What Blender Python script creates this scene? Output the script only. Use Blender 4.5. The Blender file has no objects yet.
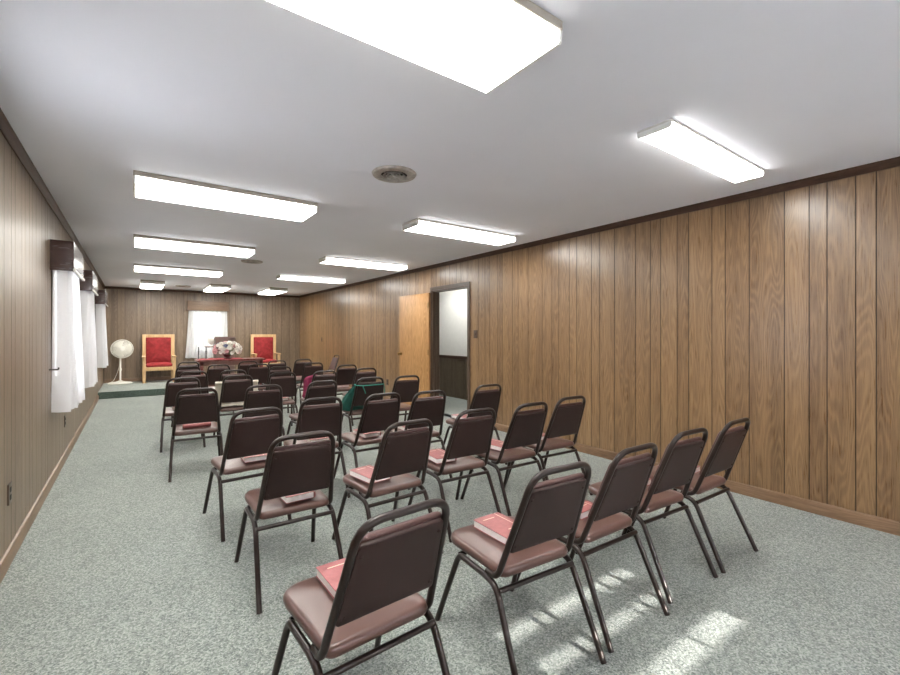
import bpy, bmesh, math, random
from mathutils import Vector, Matrix, noise as mnoise
PI = math.pi
random.seed(7)
scn = bpy.context.scene
COL = scn.collection

# ------------------------------------------------------------------ materials
def new_mat(name):
    m = bpy.data.materials.new(name); m.use_nodes = True
    nt = m.node_tree; nt.nodes.clear()
    out = nt.nodes.new('ShaderNodeOutputMaterial')
    return m, nt, out

class N:
    """small node-graph helper"""
    def __init__(s, nt): s.nt = nt
    def new(s, t, **kw):
        n = s.nt.nodes.new(t)
        for k, v in kw.items():
            if k.startswith('i_'):
                key = k[2:].replace('_', ' ')
                n.inputs[key].default_value = v
            else: setattr(n, k, v)
        return n
    def link(s, a, b): s.nt.links.new(a, b)
    def math(s, op, a, b=None, c=None):
        n = s.nt.nodes.new('ShaderNodeMath'); n.operation = op
        for i, x in enumerate((a, b, c)):
            if x is None: continue
            if isinstance(x, (int, float)): n.inputs[i].default_value = x
            else: s.link(x, n.inputs[i])
        return n.outputs[0]
    def ramp(s, fac, stops):
        n = s.nt.nodes.new('ShaderNodeValToRGB')
        el = n.color_ramp.elements
        while len(el) < len(stops): el.new(0.5)
        for e, (p, c) in zip(el, stops):
            e.position = p; e.color = (*c, 1)
        s.link(fac, n.inputs[0]); return n.outputs[0]
    def mix(s, fac, a, b, mode='MIX'):
        n = s.nt.nodes.new('ShaderNodeMix'); n.data_type = 'RGBA'; n.blend_type = mode
        for i, x in ((0, fac), (6, a), (7, b)):
            if isinstance(x, (int, float)): n.inputs[i].default_value = x
            elif isinstance(x, tuple): n.inputs[i].default_value = (*x, 1)
            else: s.link(x, n.inputs[i])
        return n.outputs[2]

def mat_plain(name, col, rough=.5, metal=0., vary=.06, vscale=12., bump=0., bscale=200., spec=.5, coat=0.):
    """principled with a faint procedural mottling of its colour and optional bump"""
    m, nt, out = new_mat(name); g = N(nt)
    b = g.new('ShaderNodeBsdfPrincipled'); g.link(b.outputs[0], out.inputs[0])
    tc = g.new('ShaderNodeTexCoord')
    nz = g.new('ShaderNodeTexNoise'); nz.inputs['Scale'].default_value = vscale; nz.inputs['Detail'].default_value = 4
    g.link(tc.outputs['Object'], nz.inputs['Vector'])
    lo = tuple(c * (1 - vary) for c in col); hi = tuple(min(1, c * (1 + vary)) for c in col)
    g.link(g.ramp(nz.outputs[0], [(.3, lo), (.7, hi)]), b.inputs['Base Color'])
    b.inputs['Roughness'].default_value = rough; b.inputs['Metallic'].default_value = metal
    b.inputs['Specular IOR Level'].default_value = spec; b.inputs['Coat Weight'].default_value = coat
    if bump:
        n2 = g.new('ShaderNodeTexNoise'); n2.inputs['Scale'].default_value = bscale; n2.inputs['Detail'].default_value = 3
        g.link(tc.outputs['Object'], n2.inputs['Vector'])
        bp = g.new('ShaderNodeBump'); bp.inputs['Strength'].default_value = bump; bp.inputs['Distance'].default_value = .002
        g.link(n2.outputs[0], bp.inputs['Height']); g.link(bp.outputs[0], b.inputs['Normal'])
    return m

def mat_wood(name, dark, mid, light, rough=.42, use_uv=True, figure=1., spec=.5, plankvar=.22, axis='Z', coat=0.):
    """wood grain along v of the UV map (or the object's long axis); the plank attribute shifts grain and tone"""
    m, nt, out = new_mat(name); g = N(nt)
    b = g.new('ShaderNodeBsdfPrincipled'); g.link(b.outputs[0], out.inputs[0])
    tc = g.new('ShaderNodeTexCoord')
    sep = g.new('ShaderNodeSeparateXYZ')
    if use_uv:
        g.link(tc.outputs['UV'], sep.inputs[0]); u, v = sep.outputs[0], sep.outputs[1]
        at = g.new('ShaderNodeAttribute', attribute_name='plank'); rnd = at.outputs['Fac']
        w = g.math('MULTIPLY', rnd, 37.)
    else:
        g.link(tc.outputs['Object'], sep.inputs[0])
        o = {'X': (1, 0, 2), 'Y': (0, 1, 2), 'Z': (0, 2, 1)}[axis]
        u, v = sep.outputs[o[0]], sep.outputs[o[1]]
        w = sep.outputs[o[2]]; rnd = None
    def nz(su, sv, sw, detail=3, rough_=.5):
        c = g.new('ShaderNodeCombineXYZ')
        g.link(g.math('MULTIPLY', u, su), c.inputs[0]); g.link(g.math('MULTIPLY', v, sv), c.inputs[1])
        g.link(g.math('MULTIPLY', w, sw), c.inputs[2])
        n = g.new('ShaderNodeTexNoise'); n.inputs['Scale'].default_value = 1; n.inputs['Detail'].default_value = detail
        n.inputs['Roughness'].default_value = rough_
        g.link(c.outputs[0], n.inputs['Vector']); return n.outputs[0]
    sw = 1. if use_uv else 12.
    broad = nz(9, .8, sw, 1)
    fig = g.math('MULTIPLY_ADD', g.math('SINE', g.math('MULTIPLY', broad, 125.)), .5, .5)
    fig = g.math('POWER', fig, 1.6)
    fine = nz(190, 5, sw * 3, 3, .65)
    pores = nz(420, 14, sw * 5, 2, .6)
    tone = nz(14, .6, sw, 2)
    t = g.math('MULTIPLY', fig, .30 * figure)
    t = g.math('ADD', t, g.math('MULTIPLY', fine, .55))
    t = g.math('ADD', t, g.math('MULTIPLY', tone, .45))
    t = g.math('ADD', t, g.math('MULTIPLY', pores, .25))
    t = g.math('SUBTRACT', t, .40)
    if rnd is not None:
        t = g.math('ADD', t, g.math('MULTIPLY', g.math('SUBTRACT', rnd, .5), plankvar * 2))
    col = g.ramp(t, [(.05, dark), (.38, mid), (.75, light)])
    g.link(col, b.inputs['Base Color'])
    rr = g.math('MULTIPLY_ADD', fine, .2, rough - .1); g.link(rr, b.inputs['Roughness'])
    b.inputs['Specular IOR Level'].default_value = spec
    b.inputs['Coat Weight'].default_value = coat; b.inputs['Coat Roughness'].default_value = .25
    bp = g.new('ShaderNodeBump'); bp.inputs['Strength'].default_value = .12; bp.inputs['Distance'].default_value = .002
    g.link(fine, bp.inputs['Height']); g.link(bp.outputs[0], b.inputs['Normal'])
    return m

def mat_carpet(name, dark, mid, light):
    m, nt, out = new_mat(name); g = N(nt)
    b = g.new('ShaderNodeBsdfPrincipled'); g.link(b.outputs[0], out.inputs[0])
    tc = g.new('ShaderNodeTexCoord')
    vo = g.new('ShaderNodeTexVoronoi'); vo.inputs['Scale'].default_value = 150
    nd = g.new('ShaderNodeTexNoise'); nd.inputs['Scale'].default_value = 160; nd.inputs['Detail'].default_value = 4; nd.inputs['Roughness'].default_value = .75
    big = g.new('ShaderNodeTexNoise'); big.inputs['Scale'].default_value = 1.6; big.inputs['Detail'].default_value = 3
    for n in (vo, nd, big): g.link(tc.outputs['Object'], n.inputs['Vector'])
    sp = g.new('ShaderNodeSeparateColor'); g.link(vo.outputs['Color'], sp.inputs[0])
    t = g.math('MULTIPLY_ADD', sp.outputs[0], .46, g.math('MULTIPLY', nd.outputs[0], .75))
    t = g.math('ADD', t, g.math('MULTIPLY', big.outputs[0], .14))
    t = g.math('SUBTRACT', t, .17)
    g.link(g.ramp(t, [(.22, dark), (.5, mid), (.80, light)]), b.inputs['Base Color'])
    b.inputs['Roughness'].default_value = .95; b.inputs['Specular IOR Level'].default_value = .1
    b.inputs['Sheen Weight'].default_value = .15
    bp = g.new('ShaderNodeBump'); bp.inputs['Strength'].default_value = .55; bp.inputs['Distance'].default_value = .006
    h = g.math('ADD', nd.outputs[0], vo.outputs['Distance'])
    g.link(h, bp.inputs['Height']); g.link(bp.outputs[0], b.inputs['Normal'])
    return m

def mat_emit(name, col, strength):
    m, nt, out = new_mat(name); g = N(nt)
    e = g.new('ShaderNodeEmission'); e.inputs[0].default_value = (*col, 1); e.inputs[1].default_value = strength
    g.link(e.outputs[0], out.inputs[0]); return m

def mat_lens(name, col, strength, sides):
    """prismatic acrylic diffuser lit by the tubes inside: brighter bands over the tubes (local y)"""
    m, nt, out = new_mat(name); g = N(nt)
    tc = g.new('ShaderNodeTexCoord'); s = g.new('ShaderNodeSeparateXYZ'); g.link(tc.outputs['Object'], s.inputs[0])
    a = g.math('ABSOLUTE', s.outputs[1])
    d = g.math('ABSOLUTE', g.math('SUBTRACT', a, .10))
    band = g.new('ShaderNodeMapRange'); band.inputs[1].default_value = 0; band.inputs[2].default_value = .11
    band.inputs[3].default_value = 1.15; band.inputs[4].default_value = .72
    g.link(d, band.inputs[0])
    e = g.new('ShaderNodeEmission'); e.inputs[0].default_value = (*col, 1)
    nr = g.new('ShaderNodeSeparateXYZ'); g.link(tc.outputs['Normal'], nr.inputs[0])
    side = g.new('ShaderNodeMapRange'); side.inputs[1].default_value = .1; side.inputs[2].default_value = .9
    side.inputs[3].default_value = sides; side.inputs[4].default_value = 1.
    g.link(g.math('ABSOLUTE', nr.outputs[2]), side.inputs[0])
    g.link(g.math('MULTIPLY', g.math('MULTIPLY', band.outputs[0], side.outputs[0]), strength), e.inputs[1])
    gl = g.new('ShaderNodeBsdfPrincipled'); gl.inputs['Base Color'].default_value = (.8, .8, .76, 1); gl.inputs['Roughness'].default_value = .35
    ad = g.new('ShaderNodeAddShader'); g.link(e.outputs[0], ad.inputs[0]); g.link(gl.outputs[0], ad.inputs[1])
    g.link(ad.outputs[0], out.inputs[0]); return m

def mat_sheer(name):
    m, nt, out = new_mat(name); g = N(nt)
    d = g.new('ShaderNodeBsdfDiffuse'); d.inputs[0].default_value = (.9, .9, .92, 1)
    t = g.new('ShaderNodeBsdfTranslucent'); t.inputs[0].default_value = (.93, .93, .95, 1)
    tr = g.new('ShaderNodeBsdfTransparent')
    mx = g.new('ShaderNodeMixShader'); mx.inputs[0].default_value = .5
    g.link(d.outputs[0], mx.inputs[1]); g.link(t.outputs[0], mx.inputs[2])
    tc = g.new('ShaderNodeTexCoord'); nz = g.new('ShaderNodeTexNoise'); nz.inputs['Scale'].default_value = 260
    g.link(tc.outputs['Object'], nz.inputs['Vector'])
    f = g.math('MULTIPLY_ADD', nz.outputs[0], .16, .10)
    m2 = g.new('ShaderNodeMixShader'); g.link(f, m2.inputs[0])
    g.link(mx.outputs[0], m2.inputs[1]); g.link(tr.outputs[0], m2.inputs[2])
    g.link(m2.outputs[0], out.inputs[0]); return m

def mat_glass(name):
    m, nt, out = new_mat(name); g = N(nt)
    tr = g.new('ShaderNodeBsdfTransparent'); gl = g.new('ShaderNodeBsdfGlossy'); gl.inputs['Roughness'].default_value = .02
    mx = g.new('ShaderNodeMixShader'); mx.inputs[0].default_value = .07
    g.link(tr.outputs[0], mx.inputs[1]); g.link(gl.outputs[0], mx.inputs[2]); g.link(mx.outputs[0], out.inputs[0]); return m

LENS = 8.6; SKY_LO = .5; SKY_HI = 14.0
M = dict(
    panel=mat_wood('wood_panelling', (.125, .067, .029), (.262, .156, .075), (.395, .255, .132), rough=.30, figure=.50, plankvar=.07, spec=.7),
    panel_glare=mat_wood('wood_panelling_glare_grey', (.105, .070, .041), (.210, .148, .094), (.330, .245, .165), rough=.40, figure=.5, plankvar=.06, spec=.7),  # greyer copy of the panelling, with window glare put into its colour
    groove=mat_plain('panel_groove', (.022, .013, .008), .7),
    trim=mat_wood('dark_trim_wood', (.035, .018, .011), (.075, .038, .024), (.13, .07, .045), rough=.45, spec=.3, use_uv=False, axis='Y', figure=.4),
    trim_x=mat_wood('dark_trim_wood_x', (.035, .018, .011), (.075, .038, .024), (.13, .07, .045), rough=.45, spec=.3, use_uv=False, axis='X', figure=.4),
    base=mat_wood('baseboard_wood', (.12, .068, .036), (.22, .132, .074), (.32, .205, .125), rough=.35, use_uv=False, axis='Y', figure=.5),
    base_x=mat_wood('baseboard_wood_x', (.12, .068, .036), (.22, .132, .074), (.32, .205, .125), rough=.35, use_uv=False, axis='X', figure=.5),
    casing=mat_wood('casing_wood', (.05, .030, .020), (.095, .060, .040), (.15, .10, .07), rough=.4, use_uv=False, axis='Z', figure=.4),
    door=mat_wood('door_wood', (.26, .125, .042), (.44, .235, .09), (.60, .36, .16), rough=.35, use_uv=False, axis='Z', figure=.8),
    valance=mat_wood('valance_wood', (.030, .013, .010), (.052, .024, .019), (.085, .042, .032), rough=.25, use_uv=False, axis='Y', figure=.4, spec=.7),
    valance_x=mat_wood('valance_wood_x', (.10, .060, .035), (.18, .11, .065), (.28, .18, .11), rough=.4, use_uv=False, axis='X', figure=.5),
    carpet=mat_carpet('carpet', (.112, .136, .124), (.268, .296, .270), (.465, .490, .452)),
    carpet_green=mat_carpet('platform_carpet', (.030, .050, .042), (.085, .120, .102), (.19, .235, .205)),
    ceiling=mat_plain('ceiling_paint', (.82, .835, .90), .85, vary=.03, vscale=.9, bump=.25, bscale=60, spec=.2),
    white_wall=mat_plain('hall_white_paint', (.83, .82, .78), .8, vary=.02, spec=.2),
    tube=mat_plain('chair_frame_metal', (.021, .012, .0095), .32, metal=.15, vary=.10, vscale=60, spec=.4, coat=.12),
    vinyl=mat_plain('chair_vinyl', (.104, .052, .042), .30, vary=.12, vscale=8, bump=.25, bscale=350, spec=.55),
    backvinyl=mat_plain('chair_back_vinyl', (.080, .038, .034), .45, vary=.1, vscale=8, bump=.3, bscale=350, spec=.45),
    backboard=mat_plain('chair_back_board', (.033, .018, .016), .45, vary=.08, vscale=10, bump=.3, bscale=400, spec=.25),
    book=mat_plain('hymnal_cloth', (.36, .115, .115), .38, vary=.12, vscale=40, bump=.3, bscale=700),
    pages=mat_plain('book_pages', (.86, .80, .77), .8, vary=.05, vscale=60),
    gilt=mat_plain('gilt_lettering', (.86, .66, .50), .35, metal=.3),
    steel_white=mat_plain('white_enamel', (.62, .60, .55), .4, vary=.05),
    housing=mat_plain('housing_enamel', (.36, .33, .28), .4, vary=.05),
    lens=mat_lens('lamp_diffuser', (1.0, .985, .93), LENS, .16),
    lens_narrow=mat_lens('lamp_diffuser_narrow', (1.0, .985, .94), LENS, .22),
    endcap=mat_plain('lamp_endcap', (.82, .82, .80), .4, vary=.03),
    vent=mat_plain('vent_metal', (.40, .375, .35), .45, metal=.3, vary=.3, vscale=25),
    dark=mat_plain('dark_void', (.020, .018, .017), .8),
    brown_plastic=mat_plain('brown_plastic', (.07, .043, .030), .35),
    brass=mat_plain('aged_brass', (.30, .19, .08), .35, metal=.8),
    sheer=mat_sheer('sheer_curtain'),
    glass=mat_glass('window_glass'),
    sash=mat_plain('window_sash_paint', (.72, .72, .70), .5),
    oak=mat_wood('light_oak', (.42, .25, .11), (.62, .41, .21), (.76, .54, .31), rough=.4, use_uv=False, axis='Z', figure=.5),
    velvet=mat_plain('red_velvet', (.27, .028, .03), .75, vary=.25, vscale=14, bump=.4, bscale=60, spec=.2),
    table=mat_wood('cherry_wood', (.085, .020, .017), (.16, .040, .033), (.24, .07, .055), rough=.28, use_uv=False, axis='X', figure=.4, spec=.6),
    tabledark=mat_wood('dark_cherry_wood', (.07, .028, .020), (.13, .055, .038), (.20, .09, .06), rough=.4, use_uv=False, axis='Z', figure=.4),
    red_cloth=mat_plain('red_table_cloth', (.34, .035, .045), .8, vary=.12, bump=.2, bscale=200),
    pulpit=mat_wood('walnut', (.12, .075, .062), (.22, .145, .125), (.32, .22, .19), rough=.38, use_uv=False, axis='Z', figure=.5),
    fan_white=mat_plain('fan_white', (.84, .83, .76), .35, vary=.03),
    petal_white=mat_plain('petal_white', (.88, .85, .80), .7, vary=.06, vscale=40),
    petal_pink=mat_plain('petal_pink', (.80, .50, .52), .7, vary=.15, vscale=40),
    petal_blue=mat_plain('petal_blue', (.22, .23, .36), .7, vary=.2, vscale=40),
    petal_red=mat_plain('petal_red', (.33, .03, .07), .7, vary=.2, vscale=40),
    leaf=mat_plain('leaf_green', (.10, .16, .07), .5, vary=.3, vscale=30),
    bowl=mat_plain('dark_bowl', (.06, .018, .02), .3),
    pink=mat_plain('pink_fleece', (.27, .030, .085), .9, vary=.25, vscale=18, bump=.6, bscale=120),
    green=mat_plain('green_nylon', (.010, .085, .066), .42, vary=.3, vscale=14, bump=.3, bscale=40),
    green_cord=mat_plain('green_cord', (.02, .20, .15), .6),
    beige=mat_plain('beige_cloth', (.60, .55, .46), .9, vary=.08, vscale=20, bump=.5, bscale=150),
    iron=mat_plain('black_iron', (.03, .028, .027), .45, metal=.4),
    ground_dark=mat_plain('outside_ground_dark', (.05, .09, .035), .95, vary=.3, vscale=3.),
    blocker=mat_plain('outside_blocker', (.075, .062, .058), .9, vary=.2, vscale=6.),
    wainscot=mat_wood('wainscot_wood', (.075, .054, .034), (.14, .105, .068), (.22, .17, .11), rough=.45, use_uv=False, axis='Z', figure=.4),
    outside=mat_plain('outside_concrete', (.55, .54, .50), .9, vary=.3, vscale=2.),
)

# ------------------------------------------------------------------ mesh helpers
class MB:
    def __init__(s): s.bm = bmesh.new()
    def box(s, lo, hi, bev=0., mtx=None, seg=2):
        x0, y0, z0 = lo; x1, y1, z1 = hi
        t = bmesh.new(); bmesh.ops.create_cube(t, size=1)
        bmesh.ops.transform(t, matrix=Matrix.Translation(((x0+x1)/2, (y0+y1)/2, (z0+z1)/2)) @ Matrix.Diagonal((x1-x0, y1-y0, z1-z0, 1)), verts=t.verts)
        if bev: bmesh.ops.bevel(t, geom=t.edges[:], offset=bev, segments=seg, affect='EDGES', profile=.7)
        return s.add(t, mtx)
    def add(s, t, mtx=None):
        if mtx is not None: bmesh.ops.transform(t, matrix=mtx, verts=t.verts)
        me = bpy.data.meshes.new('t'); t.to_mesh(me); t.free(); s.bm.from_mesh(me); bpy.data.meshes.remove(me)
        return s
    def lathe(s, prof, seg=32, mtx=None, cap=True):
        """prof: list of (r,z)"""
        t = bmesh.new(); rings = []
        for r, z in prof:
            if r < 1e-6: rings.append([t.verts.new((0, 0, z))])
            else: rings.append([t.verts.new((r*math.cos(2*PI*i/seg), r*math.sin(2*PI*i/seg), z)) for i in range(seg)])
        for a, b in zip(rings, rings[1:]):
            for i in range(seg):
                j = (i+1) % seg
                va = [a[i % len(a)], a[j % len(a)]] if len(a) > 1 else [a[0]]
                vb = [b[j % len(b)], b[i % len(b)]] if len(b) > 1 else [b[0]]
                if len(va)+len(vb) > 2: t.faces.new(va+vb)
        if cap:
            for R in (rings[0], rings[-1]):
                if len(R) > 2:
                    try: t.faces.new(R)
                    except ValueError: pass
        bmesh.ops.recalc_face_normals(t, faces=t.faces)
        return s.add(t, mtx)
    def tube(s, pts, r, seg=10, fillet=0., nf=5, closed=False, caps=True):
        P = [Vector(p) for p in pts]
        if fillet and len(P) > 2:
            Q = []
            n = len(P)
            for i, p in enumerate(P):
                if not closed and i in (0, n-1): Q.append(p); continue
                a, b = P[i-1], P[(i+1) % n]
                fr = fillet[i] if isinstance(fillet, (list, tuple)) else fillet
                da = min(fr, (a-p).length*.49); db = min(fr, (b-p).length*.49)
                A = p+(a-p).normalized()*da; B = p+(b-p).normalized()*db
                for k in range(nf+1):
                    u = k/nf; Q.append(A*(1-u)**2 + p*2*u*(1-u) + B*u*u)
            P = Q
        t = bmesh.new(); rings = []; n = len(P)
        up = None
        for i, p in enumerate(P):
            if closed: d = (P[(i+1) % n]-P[i-1]).normalized()
            else: d = (P[min(i+1, n-1)]-P[max(i-1, 0)]).normalized()
            if up is None:
                up = Vector((0, 0, 1)) if abs(d.z) < .9 else Vector((1, 0, 0))
            sd = d.cross(up).normalized(); up = sd.cross(d).normalized()
            rr = r(i/(n-1)) if callable(r) else r
            rings.append([t.verts.new(p+(sd*math.cos(2*PI*k/seg)+up*math.sin(2*PI*k/seg))*rr) for k in range(seg)])
        for i in range(n if closed else n-1):
            a, b = rings[i], rings[(i+1) % n]
            for k in range(seg):
                t.faces.new((a[k], a[(k+1) % seg], b[(k+1) % seg], b[k]))
        if caps and not closed:
            t.faces.new(rings[0][::-1]); t.faces.new(rings[-1])
        bmesh.ops.recalc_face_normals(t, faces=t.faces)
        return s.add(t)
    def cushion(s, outline, z0, z1, dome=.0, edge=.015, mtx=None, rings=6):
        """soft pad: outline = CCW list of (x,y); grows from z0 to z1, crown dome above z1"""
        t = bmesh.new(); c = Vector((sum(p[0] for p in outline)/len(outline), sum(p[1] for p in outline)/len(outline)))
        def ring(inset, z):
            out = []
            for x, y in outline:
                v = Vector((x, y))-c; L = v.length
                v = v*(max(L-inset, L*.02)/L); out.append(t.verts.new((c.x+v.x, c.y+v.y, z)))
            return out
        R = [ring(edge*.9, z0), ring(edge*.25, z0+(z1-z0)*.15), ring(0, z0+(z1-z0)*.45), ring(edge*.15, z0+(z1-z0)*.75), ring(edge*.55, z0+(z1-z0)*.94), ring(edge*1.3, z1)]
        Lm = min((Vector(p)-c).length for p in outline)
        for k in range(1, rings):
            f = k/rings; R.append(ring(edge*1.3+(Lm-edge*1.3)*f*.95, z1+dome*(1-(1-f)**2)))
        n = len(outline)
        for a, b in zip(R, R[1:]):
            for i in range(n): t.faces.new((a[i], a[(i+1) % n], b[(i+1) % n], b[i]))
        t.faces.new(R[0][::-1]); t.faces.new(R[-1])
        return s.add(t, mtx)
    def grid(s, fn, nu, nv, closed_u=False):
        t = bmesh.new()
        V = [[t.verts.new(fn(i/(nu if closed_u else nu-1), j/(nv-1))) for j in range(nv)] for i in range(nu)]
        for i in range(nu if closed_u else nu-1):
            for j in range(nv-1):
                k = (i+1) % nu
                t.faces.new((V[i][j], V[k][j], V[k][j+1], V[i][j+1]))
        bmesh.ops.recalc_face_normals(t, faces=t.faces)
        return s.add(t)
    def prism(s, poly, lo, hi, axis='X', mtx=None):
        """extrude a polygon (in the two other axes) along axis"""
        t = bmesh.new()
        def P(a, b, c): return {'X': (c, a, b), 'Y': (a, c, b), 'Z': (a, b, c)}[axis]
        A = [t.verts.new(P(a, b, lo)) for a, b in poly]; B = [t.verts.new(P(a, b, hi)) for a, b in poly]
        n = len(poly)
        for i in range(n): t.faces.new((A[i], A[(i+1) % n], B[(i+1) % n], B[i]))
        t.faces.new(A[::-1]); t.faces.new(B)
        bmesh.ops.recalc_face_normals(t, faces=t.faces)
        return s.add(t, mtx)
    def build(s, name, mat, parent=None, smooth=True, loc=None, rot=None, angle=.7):
        me = bpy.data.meshes.new(name); s.bm.to_mesh(me); s.bm.free()
        for m in (mat if isinstance(mat, (list, tuple)) else [mat]): me.materials.append(m)
        if smooth:
            for p in me.polygons: p.use_smooth = True
            me.set_sharp_from_angle(angle=angle)
        o = bpy.data.objects.new(name, me); COL.objects.link(o)
        if parent: o.parent = parent
        if loc is not None: o.location = loc
        if rot is not None: o.rotation_euler = rot
        return o

def tag(o, label, cat, group=None):
    o['label'] = label; o['category'] = cat
    if group: o['group'] = group
    return o
def struct(o, label=None):
    o['kind'] = 'structure'
    if label: o['label'] = label
    return o
def thing(name, label, cat, loc=(0, 0, 0), rz=0., group=None):
    o = bpy.data.objects.new(name, None); COL.objects.link(o)
    o.location = loc; o.rotation_euler = (0, 0, rz); o.empty_display_size = .1
    return tag(o, label, cat, group)
def dup(root, loc, rz, label=None):
    r = root.copy(); COL.objects.link(r); r.location = loc; r.rotation_euler = (0, 0, rz)
    if label: r['label'] = label
    for ch in list(root.children):
        c = ch.copy(); COL.objects.link(c); c.parent = r
        for gch in list(ch.children):
            d = gch.copy(); COL.objects.link(d); d.parent = c
    return r

# ------------------------------------------------------------------ room dimensions (metres; camera stands at x=y=0)
XL, XR, YB, YR, H = -.578, 4.017, 13.25, -1.9, 2.44
TW = .12                                            # wall thickness
PLANKS = [.1025, .1535, .1025, .1515, .235, .1765, .104, .1945]   # one 4 ft sheet of random-width planking

def panel_wall(name, p0, ud, nrm, length, holes, phase, seed, height=H):
    """planked wall: face from p0 along ud (unit), normal nrm into the room; holes = (u0,u1,z0,z1)"""
    rng = random.Random(seed)
    p0, ud, nrm = Vector(p0), Vector(ud), Vector(nrm)
    bm = bmesh.new(); uvl = bm.loops.layers.uv.new('UVMap'); pl = bm.faces.layers.float.new('plank')
    def quad(a, b, mi, tone, d0=0., d1=0.):
        pts = []
        for (u, z, d) in (( a[0], a[1], d0), (b[0], a[1], d1), (b[0], b[1], d1), (a[0], b[1], d0)):
            pts.append((p0+ud*u+Vector((0, 0, z))-nrm*d, (u, z)))
        f = bm.faces.new([bm.verts.new(p) for p, _ in pts]); f.material_index = mi; f[pl] = tone
        for lp, (_, uv) in zip(f.loops, pts): lp[uvl].uv = uv
        f.normal_update()
        if f.normal.dot(nrm) < 0: f.normal_flip()
    g = .0028
    edges = []; u = -phase; i = 0
    while u < length:
        w = PLANKS[i % 8]; edges.append((u, u+w)); u += w; i += 1
    def spans(a, b):
        """z-intervals free of holes for the strip a..b, split at hole edges"""
        cuts = sorted({a, b} | {c for h in holes for c in h[:2] if a < c < b})
        for c0, c1 in zip(cuts, cuts[1:]):
            zs = [(0, height)]
            for h in holes:
                if h[0] < (c0+c1)/2 < h[1]:
                    nz = []
                    for z0, z1 in zs:
                        if h[2] > z0: nz.append((z0, min(z1, h[2])))
                        if h[3] < z1: nz.append((max(z0, h[3]), z1))
                    zs = nz
            for z in zs: yield c0, c1, z
    for a, b in edges:
        tone = rng.random()
        A, B = max(a+g, 0), min(b-g, length)
        if B > A:
            for c0, c1, (z0, z1) in spans(A, B): quad((c0, z0), (c1, z1), 0, tone)
        for c0, c1, d0, d1 in ((b-g, b-g*.4, 0, .004), (b-g*.4, b+g*.4, .004, .004), (b+g*.4, b+g, .004, 0)):
            c0, c1 = max(c0, 0), min(c1, length)
            if c1 > c0:
                for e0, e1, (z0, z1) in spans(c0, c1): quad((e0, z0), (e1, z1), 1, .5, d0, d1)
    # outer skin and reveals
    for c0, c1, (z0, z1) in spans(0, length): quad((c0, z0), (c1, z1), 1, .5, TW, TW)
    for h in holes:
        for (ua, za, ub, zb) in ((h[0], h[2], h[0], h[3]), (h[1], h[2], h[1], h[3]), (h[0], h[2], h[1], h[2]), (h[0], h[3], h[1], h[3])):
            P = [p0+ud*ua+Vector((0, 0, za)), p0+ud*ub+Vector((0, 0, zb))]
            f = bm.faces.new([bm.verts.new(x) for x in (P[0], P[1], P[1]-nrm*TW, P[0]-nrm*TW)]); f.material_index = 2; f[pl] = .5
            for lp in f.loops: lp[uvl].uv = (0, 0)
    me = bpy.data.meshes.new(name); bm.to_mesh(me); bm.free()
    for m in (M['panel_glare'] if name in ('wall_left', 'wall_back') else M['panel'], M['groove'], M['casing']): me.materials.append(m)
    o = bpy.data.objects.new(name, me); COL.objects.link(o)
    return struct(o)

# window holes on the left wall (Y ranges), the back wall and the rear wall behind the camera
LW = [(5.16, 5.84), (7.30, 7.98), (10.37, 11.03)]
LWN = [(2.02, 2.92), (-.75, .15)]                    # two more unseen left windows supplying daylight, beside and behind the camera
DOOR = (5.12, 6.08, 2.02)
YW = YR
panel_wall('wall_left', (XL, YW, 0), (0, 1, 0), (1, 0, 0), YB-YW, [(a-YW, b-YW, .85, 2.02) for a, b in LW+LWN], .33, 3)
panel_wall('wall_right', (XR, YW, 0), (0, 1, 0), (-1, 0, 0), YB-YW, [(DOOR[0]-YW, DOOR[1]-YW, 0, DOOR[2])], (-.7175+YW) % 1.2205, 5)
BWX = (1.24, 1.98)
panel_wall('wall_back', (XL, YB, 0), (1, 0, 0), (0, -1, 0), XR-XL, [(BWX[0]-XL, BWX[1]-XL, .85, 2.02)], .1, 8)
RW = [(-.1, .9), (1.5, 2.5), (2.9, 3.7)]  # unseen rear windows supplying daylight and the sun streaks on the carpet
panel_wall('wall_rear', (XL, YR, 0), (1, 0, 0), (0, 1, 0), XR-XL, [(a-XL, b-XL, .80, 2.08) for a, b in RW], .4, 9)

XH = 5.35                                            # far wall of the hallway behind the door
f = MB(); f.box((XL-TW, YR-TW, -.1), (XR+TW, YB+TW, 0)); struct(f.build('floor', M['carpet'], smooth=False))
f = MB(); f.box((XL-TW, YR-TW, H), (XR+TW, YB+TW, H+.1)); struct(f.build('ceiling', M['ceiling'], smooth=False))
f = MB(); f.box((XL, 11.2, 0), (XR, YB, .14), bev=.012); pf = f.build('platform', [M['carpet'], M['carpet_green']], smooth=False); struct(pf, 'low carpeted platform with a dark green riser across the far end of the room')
for p in pf.data.polygons: p.material_index = 0 if p.normal.z > .6 else 1

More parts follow.
